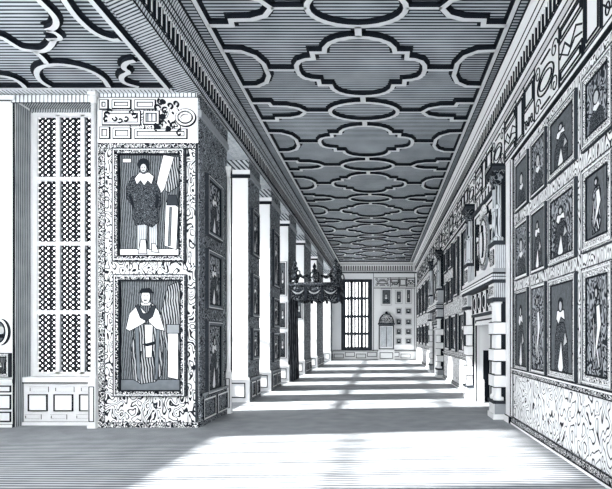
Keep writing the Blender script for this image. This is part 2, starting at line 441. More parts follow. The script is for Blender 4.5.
# far wall dado and frieze
mb = MB()
mb.slab(TF, [(XL, 0), (XR, 0), (XR, 0.62), (XL, 0.62)], 0, 0.05, 'stone')
for z in (0.03, 0.6, 0.66): mb.ribbon(TF, [(XL, z), (XR, z)], 0.035, 0.05, 0.06, 'ink')
u = XL+0.15
k = 0
while u < XR-0.6:
    z0 = 0.14+(0.1 if k % 2 else 0)
    mb.rect(TF, u, z0, u+0.62, z0+0.26, 0.035, 0.05, 0.062, 'ink'); u += 0.74; k += 1
for u in (-0.43, 2.3): mb.ribbon(TF, [(u, 0.6), (u, ZB)], 0.03, 0, 0.02, 'dark')
mb.ribbon(TF, [(XL, ZB-0.03), (XR, ZB-0.03)], 0.09, 0, 0.03, 'dark')
struct(mb.obj('trim_6'))
frieze(TF, -0.40, 2.35, 4.85, 5.50, 'trim_7', 2, w=0.04)

# ------------------------------------------------------------------ piers and bays on the left
piers = [(YP, 10.4), (12.1, 13.2), (14.5, 15.9), (17.4, 18.95), (21.0, 23.0), (25.2, 28.0), (32.2, YF)]
for i, (a, b) in enumerate(piers):
    mb = MB()
    mb.box((XO-0.3 if i else -4.97, a, 0), (XL, b, ZB), 'white')
    o = struct(mb.obj('wall_left'))
    mb = MB()
    Tq = T_face(a)
    x0 = XO if i else -4.97
    # carved lining of the face that looks into the gallery
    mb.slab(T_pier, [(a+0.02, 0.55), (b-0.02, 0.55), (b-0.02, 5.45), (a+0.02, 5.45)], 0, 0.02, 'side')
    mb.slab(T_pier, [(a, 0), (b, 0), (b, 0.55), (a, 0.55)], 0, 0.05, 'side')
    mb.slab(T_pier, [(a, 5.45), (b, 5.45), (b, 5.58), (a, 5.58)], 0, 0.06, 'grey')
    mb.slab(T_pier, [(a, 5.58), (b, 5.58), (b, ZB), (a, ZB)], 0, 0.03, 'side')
    mb.ribbon(T_pier, [(a, 0.56), (b, 0.56)], 0.05, 0.04, 0.08, 'grey', ksides='ink')
    n = 2
    for j in range(n):
        ua = a+0.1+(b-a-0.1)*j/n; ub = a+(b-a-0.1)*(j+1)/n
        mb.rect(T_pier, ua+0.02, 0.12, ub-0.02, 0.46, 0.03, 0.05, 0.075, 'stone', 'ink')
    if i:
        mb.slab(Tq, [(x0, 0), (XL+0.05, 0), (XL+0.05, 0.55), (x0, 0.55)], 0, 0.04, 'stone')
        mb.slab(Tq, [(x0, 0.55), (XL+0.06, 0.55), (XL+0.06, 0.60), (x0, 0.60)], 0, 0.07, 'white', 'ink')
        mb.rect(Tq, -3.62, 0.12, XL-0.06, 0.46, 0.025, 0.04, 0.055, 'ink')
        mb.slab(Tq, [(x0, 5.42), (XL+0.06, 5.42), (XL+0.06, 5.50), (x0, 5.50)], 0, 0.03, 'ink')
        mb.slab(Tq, [(x0, 5.50), (XL+0.07, 5.50), (XL+0.07, 5.60), (x0, 5.60)], 0, 0.07, 'white', 'grey')
        mb.slab(Tq, [(x0, 5.60), (XL+0.03, 5.60), (XL+0.03, ZB), (x0, ZB)], 0, 0.02, 'cornice')
    mb.obj('pier_panelling', o)
# outer wall of the bays with a tall window in each gap
gaps = [(piers[i][1], piers[i+1][0]) for i in range(6)]
mb = MB()
sill, head = 0.95, 5.3
for a, b in gaps:
    mb.box((XO-0.3, a, 0), (XO, b, sill), 'white'); mb.box((XO-0.3, a, head), (XO, b, ZB), 'white')
struct(mb.obj('wall_left_outer'))
To = lambda u, v, h: (XO+h, u, v)
for i, (a, b) in enumerate(gaps):
    window(i+2, To, a, b, sill, head, max(2, round((b-a)/0.8)), [2.4, 3.85], kf='stone', bar=0.09, depth=(-0.05, -0.2))

# foreground bay: far side wall with the latticed window
sF = 500/YP
def F(px, py, Y=YP):
    s = 500/Y; return ((px-380)/s, 1.6-(py-336)/s)
WX0, WX1, WZ0, WZ1 = -6.40, -5.03, 0.86, 5.72
YW = 9.18
mb = MB()
mb.box((XT-0.3, YP, 0), (-6.43, 9.5, ZB), 'white')
mb.box((-6.43, YW, 0), (-4.97, 9.5, WZ0), 'stone')
mb.box((-6.43, YW, WZ1), (-4.97, 9.5, ZB), 'jamb')
mb.box((-6.43, YP, WZ1+0.05), (-4.97, YW, ZB), 'jamb')
mb.box((-5.03, YP+0.02, 0), (-4.97, 9.5, ZB), 'jamb')
mb.slab(lambda u, v, h: (-6.43+h, u, v), [(YP+.005, 0.0), (YW, 0.0), (YW, WZ1), (YP+.005, WZ1)], 0, 0.02, 'jamb')
wb = struct(mb.obj('wall_bay'))
TW = T_face(YW+0.1)
window(8, TW, WX0, WX1, WZ0, WZ1, 3, [F(0, 312, YW)[1], F(0, 243, YW)[1], F(0, 178, YW)[1]], kf='stone', bar=0.075, lattice=(0.034, 0.105, 0.10), depth=(0.06, -0.06))
# panelling below the window
mb = MB(); T = T_face(YW)
def fr(T, x0, y0, x1, y1, Y, w=0.022, k='ink', h=0.02):
    a = F(x0, y1, Y); b = F(x1, y0, Y); mb.rect(T, a[0], a[1], b[0], b[1], w, 0, h, k)
mb.box((-6.42, YW-0.22, WZ0-0.09), (-5.0, YW+0.03, WZ0), 'stone')      # window seat board
mb.ribbon(T, [(-6.42, WZ0-0.1), (-5.0, WZ0-0.1)], 0.02, 0.2, 0.225, 'ink')
mb.slab(T, [(-6.42, 0), (-5.0, 0), (-5.0, WZ0-0.09), (-6.42, WZ0-0.09)], 0, 0.18, 'stone')
T2 = lambda u, v, h: (u, YW-0.18-h, v)
for i in range(3):
    a = -6.30+i*0.46
    mb.slab(T2, [(a, 0.27), (a+0.30, 0.27), (a+0.30, 0.53), (a, 0.53)], 0, 0.02, 'white', 'ink'); mb.rect(T2, a-0.015, 0.255, a+0.315, 0.545, 0.015, 0, 0.03, 'ink')
    mb.rect(T2, a-0.08, 0.11, a+0.2, 0.18, 0.018, 0, 0.02, 'stone', 'ink')
    mb.rect(T2, a+0.0, 0.60, a+0.33, 0.68, 0.018, 0, 0.02, 'stone', 'ink')
mb.slab(T2, [(-6.42, 0), (-5.0, 0), (-5.0, 0.06), (-6.42, 0.06)], 0, 0.05, 'stone', 'ink')
mb.obj('window_seat', wb)
# panelling at far left
mb = MB(); T = T_face(YP)
for z0, z1 in ((0.10, 0.26), (0.32, 0.56), (0.62, 0.72)): mb.rect(T, XT+0.02, z0, -6.49, z1, 0.022, 0, 0.02, 'ink')
mb.slab(T, [(XT, 0), (-6.43, 0), (-6.43, 0.05), (XT, 0.05)], 0, 0.05, 'white', 'ink')
mb.slab(T, [(XT, 0.78), (-6.43, 0.78), (-6.43, 0.84), (XT, 0.84)], 0, 0.05, 'white', 'ink')
mb.slab(T, [(XT, ZB-0.12), (-6.40, ZB-0.12), (-6.40, ZB-0.04), (XT, ZB-0.04)], 0, 0.05, 'white', 'ink')
mb.ribbon(T, [(-6.435, 0), (-6.435, ZB-.1)], 0.02, 0, 0.02, 'ink')
# moulded head over the window opening
mb.slab(T, [(-6.46, ZB-0.16), (-5.05, ZB-0.16), (-5.05, ZB-0.03), (-6.46, ZB-0.03)], 0, 0.04, 'cove', 'ink')
mb.obj('wall_panelling', wb)

# the first pier's carved front
mb = MB(); T = T_face(YP)
px0, px1 = -4.93, -3.2
mb.slab(T, [(px0, 0.08), (px1, 0.08), (px1, 4.96), (px0, 4.96)], 0, 0.02, 'leaf')
mb.slab(T, [(px0, 0.0), (px1+.03, 0.0), (px1+.03, 0.09), (px0, 0.09)], 0, 0.06, 'beads', 'ink')
mb.slab(T, [(px0, 4.88), (px1, 4.88), (px1, 4.97), (px0, 4.97)], 0, 0.05, 'beads', 'ink')
mb.slab(T, [(px0, 4.97), (px1+.03, 4.97), (px1+.03, 5.03), (px0, 5.03)], 0, 0.07, 'white', 'ink')
mb.slab(T, [(px0, 0.09), (px0+0.11, 0.09), (px0+0.11, 4.88), (px0, 4.88)], 0, 0.045, 'beads', 'ink')
mb.slab(T, [(px1-0.035, 0.09), (px1, 0.09), (px1, 4.88), (px1-0.035, 4.88)], 0, 0.04, 'dark')
mb.slab(T, [(px0, 5.03), (px1, 5.03), (px1, ZB), (px0, ZB)], 0, 0.02, 'stone')
a = F(90+205/5.09, 90+200/5.09); b = F(90+470/5.09, 90+98/5.09); mb.slab(T, [(a[0], a[1]), (b[0], a[1]), (b[0], b[1]), (a[0], b[1])], 0.02, 0.026, 'leaf')
def fz(x0, y0, x1, y1, w=0.03, fill=None):
    a = F(90+x0/5.09, 90+y1/5.09); b = F(90+x1/5.09, 90+y0/5.09)
    if fill: mb.slab(T, [(a[0], a[1]), (b[0], a[1]), (b[0], b[1]), (a[0], b[1])], 0.02, 0.035, fill, 'ink')
    mb.rect(T, a[0], a[1], b[0], b[1], w, 0.02, 0.045, 'white', 'ink')
    mb.rect(T, a[0]-0.022, a[1]-0.022, b[0]+0.022, b[1]+0.022, 0.024, 0.02, 0.032, 'ink'); mb.rect(T, a[0]+0.02, a[1]+0.02, b[0]-0.02, b[1]-0.02, 0.012, 0.02, 0.05, 'ink')
for r in ((62, 62, 90, 95), (125, 62, 205, 92), (240, 62, 330, 95), (62, 200, 98, 245), (130, 205, 205, 245), (240, 210, 490, 245), (75, 118, 255, 175)):
    fz(*r, fill='white')
fz(285, 118, 350, 172, fill='cove')
for cx_, cy_, rx_, ry_ in ((490, 145, 45, 38), (490, 145, 28, 22)):
    c = F(90+cx_/5.09, 90+cy_/5.09)
    mb.ribbon(T, ell(c[0], c[1], rx_/5.09/sF, ry_/5.09/sF, 24), 0.028, 0.02, 0.05, 'white', True, 'ink')
    mb.ribbon(T, ell(c[0], c[1], rx_/5.09/sF+.025, ry_/5.09/sF+.025, 24), 0.014, 0.02, 0.034, 'ink', True)
# foliage scrolls of the frieze
def leafs(pts, r, k='ink'):
    for x, y in pts:
        c = F(90+x/5.09, 90+y/5.09); a0 = (x*7+y*3) % 6
        mb.ribbon(T, [(c[0]+r*math.cos(a0+i*0.45)*(1-i*0.06), c[1]+r*math.sin(a0+i*0.45)*(1-i*0.06)) for i in range(12)], 0.02, 0.02, 0.055, k)
leafs([(90, 130), (105, 115), (135, 150), (160, 160), (190, 150), (215, 120), (235, 135), (88, 155)], 0.05)
leafs([(345, 95), (365, 65), (385, 110), (410, 85), (375, 140), (350, 190), (375, 175), (400, 200), (430, 185), (345, 205), (440, 75), (460, 225)], 0.06)
for x, y in ((375, 65), (350, 195), (405, 205), (375, 140)):
    c = F(90+x/5.09, 90+y/5.09); mb.slab(T, ell(c[0], c[1], 0.05, 0.04, 10), 0.02, 0.06, 'ink')
x_ = px0
mb.slab(T, [(px0, ZB-0.07), (px1, ZB-0.07), (px1, ZB), (px0, ZB)], 0, 0.05, 'cove', 'ink')
pf = struct(mb.obj('trim_8'))

# outer wall of the foreground bay, with the high window that lights the floor
mb = MB(); ws, wh, wa, wb2 = 2.65, 5.6, 4.35, 7.45
mb.box((XT-0.3, 3.5, 0), (XT, YP, ws), 'white'); mb.box((XT-0.3, 3.5, wh), (XT, YP, ZB), 'white')
mb.box((XT-0.3, 3.5, ws), (XT, wa, wh), 'white'); mb.box((XT-0.3, wb2, ws), (XT, YP, wh), 'white')
for a_, b_ in (((XT-0.3, 0), (XL, 0.9)), ((XT-0.3, 5.5), (XL, ZB)), ((XT-0.3, .9), (XT+.2, 5.5)), ((XL-.3, .9), (XL, 5.5))): mb.box((a_[0], 3.2, a_[1]), (b_[0], 3.5, b_[1]), 'white')
mb.box((XL-0.3, YB, 0), (XL, 3.2, ZB), 'white')
struct(mb.obj('wall_left_near'))
window(9, lambda u, v, h: (XT+h, u, v), wa, wb2, ws, wh, 5, [4.0], kf='stone', bar=0.07, depth=(-0.08, -0.2))

window(10, lambda u, v, h: (u, 3.5+h, v), XT+.2, XL-.3, .9, 5.5, 5, [2.4, 3.9], kf='stone', bar=0.07, depth=(-0.08, -0.2))  # unseen window added to bring sky light onto pier front and bay wall

# slender shafts at the edges of the first pier
def shaft(name, x, y, r, label, z0=0.0, z1=ZB):
    e = empty(name, (x, y, 0), label, 'column', None)
    w = r*1.25
    child(MB().box((x-w, y-w, 0), (x+w, y+w, 0.05), 'stone').box((x-r*1.1, y-r*1.1, 0.05), (x+r*1.1, y+r*1.1, 0.80), 'stone', 0.01).rect(T_face(y-r*1.1), x-r*.7, 0.12, x+r*.7, 0.72, 0.014, 0, 0.008, 'ink').box((x-w, y-w, 0.80), (x+w, y+w, 0.85), 'stone'), 'pedestal', e)
    mb = MB(); mb.lathe((x, y, 0), [(r*1.1, 0.85), (r*1.1, 0.88), (r*0.8, 0.92), (r*0.75, 1.0), (r*0.7, z1-0.2)], 'white', 14); child(mb, 'shaft', e)
    mb = MB(); mb.lathe((x, y, 0), [(r*0.8, z1-0.2), (r*0.9, z1-0.17), (r*0.75, z1-0.15), (r*1.2, z1-0.07)], 'stone', 14).box((x-w, y-w, z1-0.07), (x+w, y+w, z1-0.005), 'stone'); child(mb, 'capital', e)
    return e
shaft('column', -4.99, YP-0.08, 0.058, 'slender pale shaft between the latticed window and the portrait pier')
sh = shaft('column', XL+0.06, 10.36, 0.05, 'slender white shaft at the far edge of the nearest pier', z1=5.1)
child(MB().box((XL+0.105, 10.36, 0.85), (XL+0.128, 10.40, 5.1), 'ink'), 'dark_gap_strip', sh)  # black strip added to draw the dark gap past the shaft

# ------------------------------------------------------------------ pictures
def disc(c, rx, ry, n=14): return ell(c[0], c[1], rx, ry, n)
def fig_layers(style, rnd):
    """painted figure as (polygon, material) in 0..1 picture coordinates"""
    L = []
    if style == 'doublet':
        L += [([(0, 0), (1, 0), (1, .07), (0, .07)], 'white'), ([(.66, .60), (.74, .66), (.90, .98), (.72, 1.0), (.64, .80), (.60, .68)], 'white'),
              ([(.90, .98), (1, .98), (1, .7), (.80, .62), (.74, .66)], 'robe'), ([(.74, .10), (.94, .06), (.97, .48), (.80, .56), (.76, .52)], 'white'),
              ([(.80, .10), (.84, .1), (.86, .48), (.83, .48)], 'mid'), ([(.78, .50), (.97, .50), (.94, .60), (.80, .60)], 'dark'),
              ([(.06, .92), (.20, .92), (.20, .96), (.06, .96)], 'white'),
              ([(.30, .06), (.45, .06), (.46, .40), (.30, .40)], 'vgrain'), ([(.50, .06), (.64, .06), (.62, .40), (.48, .40)], 'vgrain'),
              ([(.32, .02), (.46, .02), (.44, .16), (.36, .16)], 'white'), ([(.54, .04), (.66, .03), (.60, .12), (.54, .12)], 'white'),
              ([(.12, .66), (.22, .78), (.42, .80), (.58, .76), (.68, .64), (.70, .50), (.64, .44), (.66, .34), (.55, .28), (.42, .31), (.28, .30), (.22, .40), (.24, .48), (.14, .56)], 'doublet'),
              ([(.26, .76), (.30, .70), (.36, .74), (.42, .69), (.48, .74), (.54, .70), (.58, .78), (.50, .82), (.34, .82)], 'white'),
              (disc((.41, .88), .085, .075), 'mid'), (disc((.41, .90), .10, .06), 'ink'), (disc((.41, .862), .055, .045), 'skin'),
              (disc((.39, .87), .010, .005, 6), 'ink'), (disc((.43, .87), .010, .005, 6), 'ink'), ([(.385, .842), (.435, .842), (.42, .834), (.40, .834)], 'ink'),
              ([(.20, .62), (.26, .50), (.24, .46), (.17, .58)], 'ink'), ([(.62, .62), (.60, .48), (.64, .46), (.67, .58)], 'ink')]
    elif style == 'robed':
        L += [([(0, 0), (1, 0), (1, .10), (0, .10)], 'mid'), ([(.62, .62), (.78, .95), (1, 1), (1, .30), (.80, .30)], 'robe'),
              ([(.78, .12), (.95, .10), (.95, .55), (.78, .55)], 'white'), ([(.76, .52), (.97, .52), (.97, .60), (.76, .60)], 'grey'),
              ([(.22, .10), (.18, .35), (.24, .60), (.66, .62), (.70, .40), (.68, .14), (.58, .08), (.34, .06)], 'robe'),
              ([(.42, .30), (.52, .30), (.54, .60), (.40, .60)], 'white'), ([(.36, .42), (.44, .40), (.58, .42), (.58, .45), (.44, .43)], 'ink'),
              ([(.30, .08), (.36, .36), (.33, .36)], 'ink'), ([(.24, .60), (.28, .12), (.34, .07), (.31, .58)], 'mid'), ([(.60, .60), (.56, .10), (.62, .10), (.66, .56)], 'mid'), ([(.60, .10), (.52, .36), (.56, .36)], 'ink'),
              ([(.10, .56), (.16, .70), (.30, .78), (.44, .70), (.42, .62), (.30, .58), (.16, .54)], 'white'),
              ([(.46, .70), (.54, .79), (.64, .72), (.74, .54), (.60, .56), (.48, .62)], 'white'),
              ([(.26, .77), (.34, .66), (.44, .63), (.54, .67), (.60, .77), (.53, .77), (.46, .70), (.38, .70), (.32, .77)], 'dark'),
              ([(.36, .77), (.50, .77), (.52, .80), (.34, .80)], 'white'), (disc((.43, .85), .075, .065), 'white'),
              ([(.31, .88), (.36, .925), (.50, .93), (.57, .88), (.50, .885), (.37, .885)], 'ink'),
              (disc((.405, .858), .012, .006, 6), 'ink'), (disc((.455, .858), .012, .006, 6), 'ink'), ([(.40, .822), (.455, .822), (.44, .815), (.41, .815)], 'mid')]
    elif style == 'gown':       # standing lady, pale gown with a sash
        j = rnd.uniform(-.05, .05)
        L += [([(.30+j, .06), (.24+j, .30), (.36+j, .55), (.30+j, .68), (.40+j, .76), (.60+j, .76), (.68+j, .66), (.62+j, .50), (.70+j, .25), (.64+j, .08)], 'canvas2'),
              ([(.46+j, .70), (.62+j, .72), (.70+j, .52), (.52+j, .28), (.40+j, .12), (.36+j, .16), (.50+j, .48)], 'white'),
              ([(.32+j, .58), (.36+j, .60), (.44+j, .22), (.38+j, .14)], 'white'), ([(.55+j, .30), (.66+j, .10), (.60+j, .08), (.50+j, .24)], 'white'),
              (disc((.50+j, .84), .10, .075), 'ink'), (disc((.50+j, .83), .065, .05), 'skin')]
    elif style == 'ruffed':
        j = rnd.uniform(-.04, .04)
        L += [([(.20+j, 0), (.22+j, .38), (.34+j, .56), (.64+j, .56), (.80+j, .36), (.82+j, 0)], 'doublet'),
              ([(.36+j, .05), (.52+j, .36), (.62+j, .05), (.56+j, .0), (.42+j, .0)], 'white'),
              ([(.30+j, .60), (.42+j, .54), (.52+j, .62), (.70+j, .58), (.66+j, .70), (.34+j, .70)], 'white'),
              (disc((.50+j, .76), .12, .085), 'ink'), (disc((.51+j, .745), .075, .06), 'skin'),
              ([(.66+j, .30), (.80+j, .34), (.72+j, .44)], 'skin')]
    elif style == 'bust':
        j = rnd.uniform(-.05, .05)
        L += [([(.14+j, 0), (.20+j, .30), (.40+j, .42), (.62+j, .42), (.84+j, .28), (.88+j, 0)], 'doublet'),
              ([(.36+j, .40), (.50+j, .34), (.66+j, .40), (.60+j, .48), (.42+j, .48)], 'white'),
              (disc((.5+j, .60), .17, .15), 'ink'), (disc((.51+j, .58), .11, .11), 'skin')]
    elif style == 'small':
        L += [([(.15, 0), (.30, .38), (.70, .38), (.85, 0)], 'ink'), (disc((.5, .58), .17, .2, 8), 'skin')]
    return L
def picture(T, u0, v0, u1, v1, style, label, group=None, fw=0.07, kind='portrait', flip=False, fmat='white', depth=0.07, base=0.0, bg='canvas', oval=False, cat='portrait'):
    rnd = random.Random(int((u0*13+v0*7)*100))
    uc = (u0+u1)/2; e = empty('framed_portrait', T(uc, v0, base), label, cat, group)
    b = base
    if oval:
        rx, rz = (u1-u0)/2, (v1-v0)/2; cz = (v0+v1)/2
        mb = MB(); mb.ribbon(T, ell(uc, cz, rx-fw/2, rz-fw/2, 30), fw, b, b+depth, fmat, True, 'ink')
        mb.ribbon(T, ell(uc, cz, rx-fw, rz-fw, 30), 0.02, b, b+depth+.01, 'ink', True); child(mb, 'frame', e)
        mb = MB(); mb.slab(T, ell(uc, cz, rx-fw, rz-fw, 30), b, b+0.02, 'mid')
        mb.slab(T, disc((uc, cz+.03), rx*.35, rz*.3), b+.02, b+.024, 'skin'); mb.slab(T, [(uc-rx*.5, cz-rz*.45), (uc+rx*.5, cz-rz*.45), (uc+rx*.3, cz-rz*.15), (uc-rx*.3, cz-rz*.15)], b+.02, b+.023, 'ink')
        child(mb, 'canvas', e); return e
    mb = MB(); w = fw
    mb.rect(T, u0+w/2, v0+w/2, u1-w/2, v1-w/2, w, b, b+depth*0.8, fmat, 'ink')  # black outer sides put the frame's edge shadow into the colour
    mb.rect(T, u0+0.004, v0+0.004, u1-0.004, v1-0.004, 0.012, b, b+depth, 'dark')
    mb.rect(T, u0+w, v0+w, u1-w, v1-w, min(0.022, w*0.4), b, b+depth*0.9, 'ink')
    if w > 0.05: mb.rect(T, u0+w*0.32, v0+w*0.32, u1-w*0.32, v1-w*0.32, w*0.16, b, b+depth*1.1, 'stone', 'dark')
    child(mb, 'frame', e)
    mb = MB(); a0, b0, a1, b1 = u0+w, v0+w, u1-w, v1-w
    mb.slab(T, [(a0, b0), (a1, b0), (a1, b1), (a0, b1)], b, b+0.02, bg)
    h = b+0.02
    for pts, k in fig_layers(style, rnd):
        q = []
        for x, y in pts:
            x = min(1, max(0, x)); y = min(1, max(0, y))
            if flip: x = 1-x
            q.append((a0+(a1-a0)*x, b0+(b1-b0)*y))
        mb.slab(T, q, h-0.001, h+0.0015, k); h += 0.0016
        if style in ('doublet', 'robed', 'gown', 'ruffed') and k != 'ink' and len(q) > 3:
            mb.ribbon(T, q, 0.012 if style in ('doublet', 'robed') else 0.016, h-0.001, h+0.0008, 'ink', True); h += 0.001
    child(mb, 'canvas', e)
    return e
TP = T_face(YP)
a = F(115, 262); b = F(187, 150)
picture(TP, a[0], a[1], b[0], b[1], 'doublet', 'large portrait of a man in dark puffed doublet, upper one on the nearest pier front', fw=0.10, fmat='beads', base=0.02, depth=0.09)
a = F(116, 396); b = F(188, 275)
picture(TP, a[0], a[1], b[0], b[1], 'robed', 'large portrait of a robed person in white cape, lower one on the nearest pier front', fw=0.10, fmat='beads', base=0.02, depth=0.09, bg='canvas')
picture(TP, -6.81, 1.44, -6.49, 1.90, '', 'small oval portrait in a double rim, on the white wall at far left', fw=0.05, oval=True)
picture(TP, -6.88, 0.88, -6.47, 1.30, 'bust', 'small square framed portrait below the oval portrait at far left', fw=0.07, fmat='frame_c')

# near right wall: three rows of four
cols = [(8.17, 8.94), (7.29, 8.0), (6.16, 7.16), (5.17, 5.98)]
rows = [(0.99+0.03, 2.40, 'bottom'), (2.58, 3.57, 'middle'), (3.78, 4.66, 'top')]
cname = ['next to the near chimneypiece', 'second from the near chimneypiece', 'third from the near chimneypiece', 'at the right photo edge']
sty = [['ruffed', 'gown', 'ruffed', 'gown'], ['bust', 'ruffed', 'ruffed', 'gown'], ['bust', 'bust', 'ruffed', 'bust']]
desc = {'ruffed': 'ruffed portrait', 'gown': 'pale draped portrait', 'bust': 'dark portrait'}
for r, (z0, z1, rn) in enumerate(rows):
    for c, (y0, y1) in enumerate(cols):
        w = (0.07, 0.06, 0.10, 0.13)[c]
        zz1 = z1-(0.0 if r else 0.0)
        fm = 'frame_c' if c in (2, 3) or (r == 0 and c == 0) else 'white'
        picture(T_right, y0, z0, y1, zz1, sty[r][c], '%s in the %s row of the picture wall, %s' % (desc[sty[r][c]], rn, cname[c]), group='portraits on the near right wall',
                fw=w, fmat=fm, base=0.012, depth=0.038, flip=True, bg='canvas2' if (r+c) % 2 else 'canvas')
# between the chimneypieces
for j, (y0, y1) in enumerate([(17.2, 18.3), (15.7, 16.7), (14.1, 15.1)]):
    picture(T_right, y0, 1.1, y1, 2.3, 'ruffed', 'framed portrait low between the two chimneypieces, %s' % ['farthest of the low row', 'middle of the low row', 'nearest of the low row'][j], group='portraits between the chimneypieces', fw=0.09, base=0.015, depth=0.07)
for j, (y0, y1) in enumerate([(15.3, 16.2), (13.7, 14.6)]):
    picture(T_right, y0, 2.85, y1, 4.65, 'gown', 'tall narrow portrait high between the two chimneypieces, %s of the tall pair' % ['farther', 'nearer'][j], group='portraits between the chimneypieces', fw=0.08, base=0.015, depth=0.07)
for j, (y0, y1) in enumerate([(17.9, 18.7), (16.7, 17.5)]):
    for r, (z0, z1) in enumerate([(2.75, 3.55), (3.9, 4.7)]):
        picture(T_right, y0, z0, y1, z1, 'bust', 'small portrait high before the far chimneypiece, %s in the %s' % (['lower', 'upper'][r], ['stack touching it', 'stack one step nearer us'][j]), group='portraits between the chimneypieces', fw=0.08, base=0.015, depth=0.06)
# beyond the far chimneypiece
ord4 = ['first', 'second', 'third', 'fourth']
for j, (y0, y1) in enumerate([(24.0, 25.5), (26.1, 27.5), (28.2, 29.8), (30.5, 32.3)]):
    picture(T_right, y0, 2.8, y1, 4.5, 'gown', 'tall framed portrait in the upper row beyond the far chimneypiece, %s from it' % ord4[j], group='portraits beyond the far chimneypiece', fw=0.14, base=0.015, depth=0.07)
    picture(T_right, y0, 1.1, y1, 2.25, 'ruffed', 'framed portrait in the lower row beyond the far chimneypiece, %s from it' % ord4[j], group='portraits beyond the far chimneypiece', fw=0.14, base=0.015, depth=0.07)
# far wall
for j, (x0, x1, z0, z1) in enumerate([(0.07, 0.78, 3.65, 4.75), (1.02, 1.48, 3.75, 4.65), (1.70, 2.10, 3.75, 4.75)]):
    picture(TF, x0, z0, x1, z1, 'bust', ['wide dark framed portrait', 'narrow framed portrait', 'slim dark framed portrait'][j]+' in the far wall top row, '+['nearest the window', 'middle one', 'nearest the corner'][j], group='pictures on the far wall', fw=0.10, depth=0.05)
for c, (x0, x1) in enumerate([(1.06, 1.44), (1.68, 2.10)]):
    for r, z0 in enumerate([3.05, 2.33, 1.68, 1.05]):
        picture(TF, x0, z0, x1, z0+0.42, 'small', 'tiny picture on the far wall, %s from top in the column %s' % (ord4[r], ['beside the arched cabinet', 'at the right corner'][c]), group='pictures on the far wall', fw=0.06, depth=0.05)
# gallery faces of the first three piers
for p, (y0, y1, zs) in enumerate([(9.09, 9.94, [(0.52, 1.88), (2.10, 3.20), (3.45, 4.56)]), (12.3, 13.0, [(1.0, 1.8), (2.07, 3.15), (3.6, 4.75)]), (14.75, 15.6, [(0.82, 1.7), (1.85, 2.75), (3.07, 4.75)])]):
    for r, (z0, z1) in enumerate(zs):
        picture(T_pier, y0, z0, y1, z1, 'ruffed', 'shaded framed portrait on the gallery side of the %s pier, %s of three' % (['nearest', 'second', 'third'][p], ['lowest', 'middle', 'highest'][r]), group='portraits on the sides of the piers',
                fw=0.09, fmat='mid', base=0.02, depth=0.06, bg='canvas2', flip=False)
for r, (z0, z1) in enumerate([(0.83, 1.74), (1.86, 2.78), (2.99, 4.19)]):
    picture(T_face(17.4), -3.52, z0, -3.25, z1, 'bust', 'narrow picture on the white pier front beside the dark canopy, %s of three' % ['lowest', 'middle', 'highest'][r], group='pictures on the fourth pier front', fw=0.05, depth=0.05)
picture(T_face(21.0), -3.55, 2.3, -3.25, 3.15, 'bust', 'narrow framed picture on the white pier front behind the canopy', fw=0.05, depth=0.05)

# arched cupboard on the far wall
e = empty('arched_cupboard', (0.4, YF, 0), 'pale arched cabinet with a carved domed top against the far wall', 'cabinet')
mb = MB(); x0, x1 = -0.10, 0.94
mb.slab(TF, [(x0, 0.62), (x1, 0.62), (x1, 2.35), (x0, 2.35)], 0.0, 0.22, 'stone', 'grey'); mb.rect(TF, x0+.05, 0.75, x1-.05, 2.3, 0.07, 0.22, 0.26, 'dark')
child(mb, 'body', e)
mb = MB(); mb.slab(TF, [(x0+.14, 0.88), (x1-.14, 0.88), (x1-.14, 2.2), (x0+.14, 2.2)], 0.22, 0.24, 'vgrain'); mb.ribbon(TF, [(0.42, 0.88), (0.42, 2.2)], 0.03, 0.24, 0.26, 'ink')
child(mb, 'door', e)
mb = MB(); mb.slab(TF, [(x0-.04, 2.35), (x1+.04, 2.35), (x1+.04, 2.45), (x0-.04, 2.45)], 0, 0.3, 'dark')
mb.slab(TF, ell(0.42, 2.45, 0.48, 0.62, 16, 0, PI), 0, 0.2, 'beads', 'dark'); mb.ribbon(TF, ell(0.42, 2.45, 0.48, 0.62, 16, 0, PI), 0.07, 0.1, 0.25, 'ink')
mb.slab(TF, disc((0.42, 3.12), 0.09, 0.10), 0, 0.2, 'ink')
child(mb, 'domed_top', e)
mb = MB(); mb.slab(TF, [(x0-.02, 0.0), (x1+.02, 0.0), (x1+.02, 0.62), (x0-.02, 0.62)], 0.0, 0.26, 'stone', 'grey'); mb.rect(TF, x0+.1, .12, x1-.1, .5, .04, .26, .275, 'ink'); child(mb, 'base', e)
e.location.y -= 0.07

